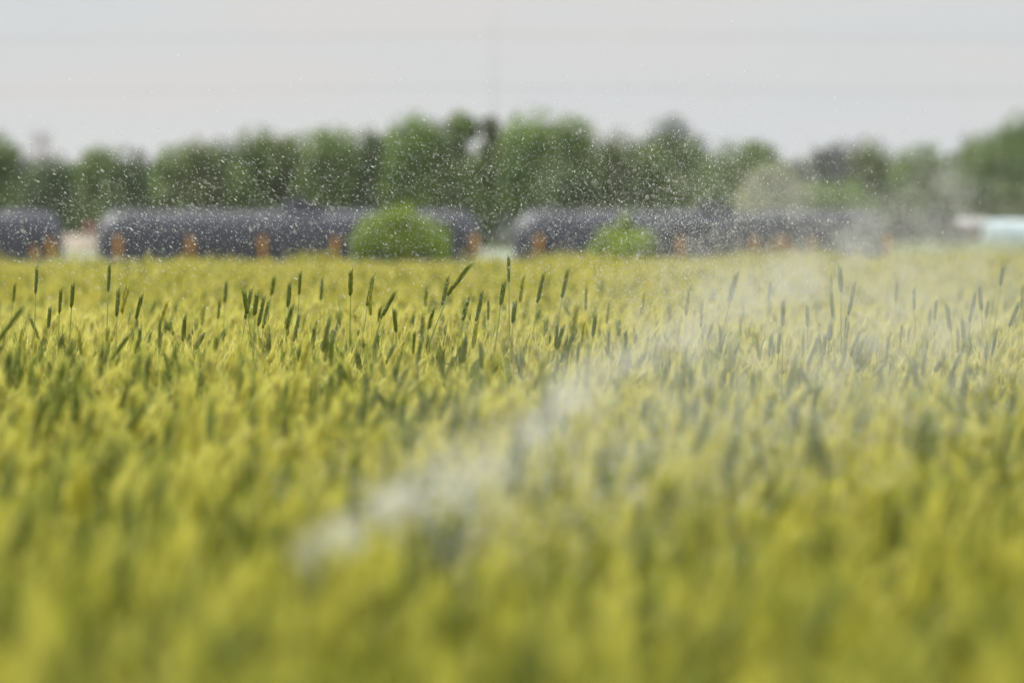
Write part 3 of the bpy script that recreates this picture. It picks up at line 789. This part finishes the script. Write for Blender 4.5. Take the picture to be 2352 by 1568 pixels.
# ------------------------------------------------------------------ faint pole and wires against the sky
def pole():
    d = 640.0; x = (1136 - 1176) / F * d; g = ground_z(x, d)
    root = empty('utility_pole', (x, d, g)); tag(root, 'slender grey utility pole rising behind the trees', 'utility pole')
    p = MB(); p.tube([(0, 0, -.2), (0, 0, 31)], [.05, .04], 8); p.build('pole', M_STEEL, root)
    zs = [at(1176, y, d).z - g for y in (84, 205)]
    for z in zs:
        c = MB(); c.box((0, 0, z), (.08, 2.2, .09), 0, (1, 1, 1), .01); arm = c.build('crossarm', M_STEEL, root)
        for s in (-1, 1):
            i = MB(); i.tube([(0, s, z + .04), (0, s, z + .12), (0, s, z + .2)], [.03, .045, .02], 8); i.build('insulator', M_WHITE, arm)
    k = 0
    names = ['upper front', 'upper rear', 'lower front', 'lower rear']
    for z in zs:
        for s in (-1, 1):
            w = MB(); P = []
            for t in np.linspace(-1, 1, 41):
                u = abs(t); P.append((x + t * 92, d + s, g + z + .2 - 1.2 * (1 - (1 - u) ** 2) * .55 + t * .25 * s))
            w.tube(P, .010, 5); o = w.build('power_line', M_RUBBER)
            tag(o, f'thin {names[k]} power line crossing the pale sky', 'power line', 'power lines across the sky'); k += 1
pole()

# ------------------------------------------------------------------ water
OCT_V = np.array([(1, 0, 0), (0, 1, 0), (-.0, -1, 0), (-1, 0, 0), (0, 0, 1), (0, 0, -1)], dtype=np.float32)
def ico():
    t = (1 + 5 ** .5) / 2
    v = np.array([(-1, t, 0), (1, t, 0), (-1, -t, 0), (1, -t, 0), (0, -1, t), (0, 1, t), (0, -1, -t), (0, 1, -t), (t, 0, -1), (t, 0, 1), (-t, 0, -1), (-t, 0, 1)], dtype=np.float32)
    v /= np.linalg.norm(v[0])
    f = [(0,11,5),(0,5,1),(0,1,7),(0,7,10),(0,10,11),(1,5,9),(5,11,4),(11,10,2),(10,7,6),(7,1,8),(3,9,4),(3,4,2),(3,2,6),(3,6,8),(3,8,9),(4,9,5),(2,4,11),(6,2,10),(8,6,7),(9,8,1)]
    return v, np.array([list(q) + [-1] for q in f], dtype=np.int32)
IV, IF = ico()

def droplets(name, P, R, D, stretch, label):
    """P centres, R radii, D unit fall direction, stretch length factor"""
    n = len(P)
    a = np.cross(D, np.array([[.31, .9, .27]])); a /= np.linalg.norm(a, axis=1)[:, None]; b = np.cross(D, a)
    V = P[:, None] + R[:, None, None] * (IV[None, :, 0, None] * a[:, None] + IV[None, :, 1, None] * b[:, None] + IV[None, :, 2, None] * D[:, None] * stretch[:, None, None])
    f = IF[None] + (np.arange(n) * 12)[:, None, None]; f = np.where(IF[None] < 0, -1, f)
    me = np_mesh(name, V.reshape(-1, 3), f.reshape(-1, 4)); me.materials.append(M_WATER)
    return tag(link(bpy.data.objects.new(name, me)), label, 'water', kind='stuff')

def at_np(px, py, d):
    x = (px - 1176) / F; u = (784 - py) / F
    cy, sy = math.cos(PITCH), math.sin(PITCH)
    ry = cy + u * sy; rz = -sy + u * cy
    k = d / ry
    return np.stack([x * k, np.broadcast_to(d, k.shape), CAM_H + rz * k], 1)

def spray():
    # the falling veil of drops: a broad sheet, thickest near the middle right
    parts = []
    def blob(n, cx, cy, sx, sy):
        n = int(n * 2.4); parts.append(np.stack([rng.normal(cx, sx, n), rng.normal(cy, sy, n)], 1))
    blob(3500, 1560, 520, 150, 130)
    blob(2700, 1330, 470, 230, 120)
    blob(2100, 950, 480, 300, 120)
    blob(1700, 520, 500, 260, 100)
    blob(800, 170, 520, 170, 90)
    blob(900, 1750, 540, 150, 110)
    blob(350, 2000, 500, 150, 120)
    blob(500, 1200, 330, 350, 70)
    blob(1300, 1350, 690, 300, 75)
    blob(120, 1500, 250, 600, 120)
    Q = np.concatenate(parts); Q = Q[(Q[:, 1] > 20) & (Q[:, 1] < 900) & ((Q[:, 1] > 300) | (rng.random(len(Q)) < .3))]
    n = len(Q)
    d = np.clip(rng.normal(14.3, 1.7, n), 10.3, 20)
    P = at_np(Q[:, 0], Q[:, 1], d)
    R = np.clip(rng.lognormal(math.log(.00044), .42, n), .00035, .0018)
    # fall direction turns from slanting on the left to near vertical on the right
    ang = np.interp(Q[:, 0], [0, 500, 950, 1300, 1600, 2000], [32, 36, 52, 80, 102, 100]) + rng.normal(0, 10, n)
    D = np.stack([np.cos(np.radians(ang)), rng.normal(0, .25, n), -np.sin(np.radians(ang))], 1); D /= np.linalg.norm(D, axis=1)[:, None]
    st = np.interp(Q[:, 0], [0, 400, 1000, 1300, 1600], [3.4, 3.2, 2.2, 1.8, 2.4]) * rng.uniform(.7, 1.3, n)
    keep = P[:, 2] > .86
    droplets('water_droplets', P[keep], R[keep], D[keep], np.maximum(1, st[keep]), 'fine white water drops falling in front of the tunnels and trees')
spray()

def jet():
    parts = []; ds = []
    def add(n, x0, y0, x1, y1, w, d0, d1):
        t = rng.random(n); nx, ny = -(y1 - y0), (x1 - x0); l = math.hypot(nx, ny)
        o = rng.normal(0, w * 1.15, n)
        parts.append(np.stack([x0 + (x1 - x0) * t + nx / l * o, y0 + (y1 - y0) * t + ny / l * o], 1))
        ds.append(d0 + (d1 - d0) * t + rng.normal(0, .12, n))
    # thick bursts of the jet, rising away from the wheat
    add(270, 675, 1290, 745, 1225, 20, 4.6, 4.6)
    add(330, 745, 1235, 850, 1205, 20, 4.7, 4.7)
    add(520, 850, 1170, 960, 1130, 22, 4.8, 4.8)
    add(800, 960, 1120, 1180, 1045, 38, 4.9, 5.0)
    add(260, 990, 1215, 1150, 1150, 66, 4.9, 4.9)
    add(420, 1180, 1010, 1290, 930, 22, 5.1, 5.2)
    add(620, 1270, 925, 1390, 850, 24, 5.2, 5.3)
    add(420, 1400, 850, 1560, 760, 22, 5.4, 5.6)
    add(620, 1560, 770, 1720, 680, 34, 5.6, 5.8)
    add(620, 1720, 680, 1880, 600, 38, 5.8, 6.0)
    add(290, 1930, 575, 1985, 545, 24, 6.0, 6.0)
    add(420, 1990, 540, 2210, 395, 46, 6.0, 6.2)
    Q = np.concatenate(parts); d = np.concatenate(ds)
    pick_ = rng.random(len(Q)) < np.where(Q[:, 0] < 760, .22, .46); Q = Q[pick_]; d = d[pick_]
    P = at_np(Q[:, 0], Q[:, 1], d); n = len(P)
    R = np.clip(rng.lognormal(math.log(.00105), .35, n), .0005, .0022)
    D = np.tile(np.array([[.8, .35, .45]]), (n, 1)) + rng.normal(0, .15, (n, 3)); D /= np.linalg.norm(D, axis=1)[:, None]
    droplets('water_jet', P, R, D, rng.uniform(1, 1.8, n), 'soft white jet of irrigation water crossing low over the wheat')
    # thin drift of spray that hangs right of the jet
    parts.clear()
    def fog(n, cx, cy, sx, sy): parts.append(np.stack([rng.normal(cx, sx, n), rng.normal(cy, sy, n)], 1))
    fog(4200, 1500, 930, 260, 130); fog(6500, 1900, 760, 260, 120); fog(4200, 2200, 690, 170, 120); fog(2200, 1150, 1120, 220, 110); fog(900, 1700, 640, 150, 60)
    fog(1100, 2100, 520, 140, 80); fog(400, 1780, 440, 80, 40); fog(1300, 2000, 930, 260, 110); fog(700, 1050, 1180, 130, 80); fog(1600, 1450, 1150, 260, 120)
    Q = np.concatenate(parts); Q = Q[rng.random(len(Q)) < 2]; n = len(Q); d = rng.uniform(5.2, 8.0, n)
    P = at_np(Q[:, 0], Q[:, 1], d)
    R = np.clip(rng.lognormal(math.log(.0009), .35, n), .0004, .0018)
    D = rng.normal(0, .3, (n, 3)); D[:, 2] -= 1; D /= np.linalg.norm(D, axis=1)[:, None]
    keep = P[:, 2] > .74
    droplets('water_mist', P[keep], R[keep], D[keep], rng.uniform(1, 1.6, keep.sum()), 'thin drifting water mist veiling the wheat right of the jet')
jet()

# ------------------------------------------------------------------ damp air
def haze():
    mb = MB(); mb.box((0, 1350, 18), (3200, 3600, 38))
    m, nt, out = new_mat('damp_air'); v = nt.nodes.new('ShaderNodeVolumePrincipled')
    v.inputs['Color'].default_value = (.93, .95, 1.0, 1); v.inputs['Density'].default_value = 0.00010; v.inputs['Anisotropy'].default_value = 0.2
    nt.links.new(v.outputs[0], out.inputs['Volume'])
    tag(mb.build('haze', m, None, False), 'thin pale damp haze over the whole field', kind='stuff')
haze()

# ------------------------------------------------------------------ sky and light
SUN_EL, SUN_AZ = math.radians(44), math.radians(-50)      # ahead of the camera, to the left
EXPO = 1.4
def world():
    w = bpy.data.worlds.new('World'); scene.world = w; w.use_nodes = True
    nt = w.node_tree; nt.nodes.clear(); N = nt.nodes.new; L = nt.links.new
    out = N('ShaderNodeOutputWorld'); bg = N('ShaderNodeBackground')
    sky = N('ShaderNodeTexSky'); sky.sky_type = 'NISHITA'; sky.sun_disc = False
    sky.sun_elevation = SUN_EL; sky.sun_rotation = SUN_AZ; sky.dust_density = 2.5
    tc = N('ShaderNodeTexCoord'); sp = N('ShaderNodeSeparateXYZ'); L(tc.outputs['Generated'], sp.inputs[0])
    # overcast: the cloud deck is about three times brighter overhead than at the horizon
    mr = N('ShaderNodeMapRange'); mr.inputs[1].default_value = 0.03; mr.inputs[2].default_value = 1.0
    mr.inputs[3].default_value = 1.0; mr.inputs[4].default_value = 2.7
    L(sp.outputs[2], mr.inputs[0])
    # soft streaks in the cloud
    mp = N('ShaderNodeMapping'); mp.inputs['Scale'].default_value = (7, 7, 40)
    L(tc.outputs['Generated'], mp.inputs[0])
    no = N('ShaderNodeTexNoise'); no.inputs['Scale'].default_value = 1.6; no.inputs['Detail'].default_value = 3; L(mp.outputs[0], no.inputs['Vector'])
    cr = N('ShaderNodeValToRGB')
    cr.color_ramp.elements[0].position = 0.35; cr.color_ramp.elements[0].color = (5.02, 5.30, 5.46, 1)
    cr.color_ramp.elements[1].position = 0.7; cr.color_ramp.elements[1].color = (5.50, 5.34, 5.28, 1)
    L(no.outputs[0], cr.inputs[0])
    mul = N('ShaderNodeMix'); mul.data_type = 'RGBA'; mul.blend_type = 'MULTIPLY'; mul.inputs[0].default_value = 1
    L(cr.outputs[0], mul.inputs[6]); L(mr.outputs[0], mul.inputs[7])
    mx = N('ShaderNodeMix'); mx.data_type = 'RGBA'; mx.inputs[0].default_value = 0.93
    L(sky.outputs[0], mx.inputs[6]); L(mul.outputs[2], mx.inputs[7])
    L(mx.outputs[2], bg.inputs[0]); bg.inputs[1].default_value = 0.0476
    L(bg.outputs[0], out.inputs[0])
world()
sun = bpy.data.lights.new('sun', 'SUN'); sun.energy = 1.5; sun.angle = math.radians(14); sun.color = (1.0, .95, .86)
so = link(bpy.data.objects.new('sun', sun))
dirv = Vector((math.sin(SUN_AZ) * math.cos(SUN_EL), math.cos(SUN_AZ) * math.cos(SUN_EL), math.sin(SUN_EL)))
so.rotation_euler = dirv.to_track_quat('Z', 'Y').to_euler()

# ------------------------------------------------------------------ camera
cam = bpy.data.cameras.new('camera'); cam.lens = 200; cam.sensor_width = 36
cam.clip_start = .1; cam.clip_end = 20000
cam.dof.use_dof = True; cam.dof.focus_distance = FOCUS; cam.dof.aperture_fstop = 4.9; cam.dof.aperture_blades = 0
co = link(bpy.data.objects.new('camera', cam)); co.location = (0, 0, CAM_H); co.rotation_euler = (math.pi / 2 - PITCH, 0, 0)
scene.camera = co

vs = scene.view_settings
scene.display_settings.display_device = 'sRGB'
vs.view_transform = 'Standard'; vs.look = 'None'; vs.exposure = EXPO; vs.gamma = 1; vs.use_curve_mapping = False
scene.render.engine = 'CYCLES'
cy = scene.cycles
cy.max_bounces = 6; cy.diffuse_bounces = 3; cy.glossy_bounces = 2; cy.transmission_bounces = 4; cy.caustics_reflective = False; cy.caustics_refractive = False
cy.use_denoising = True
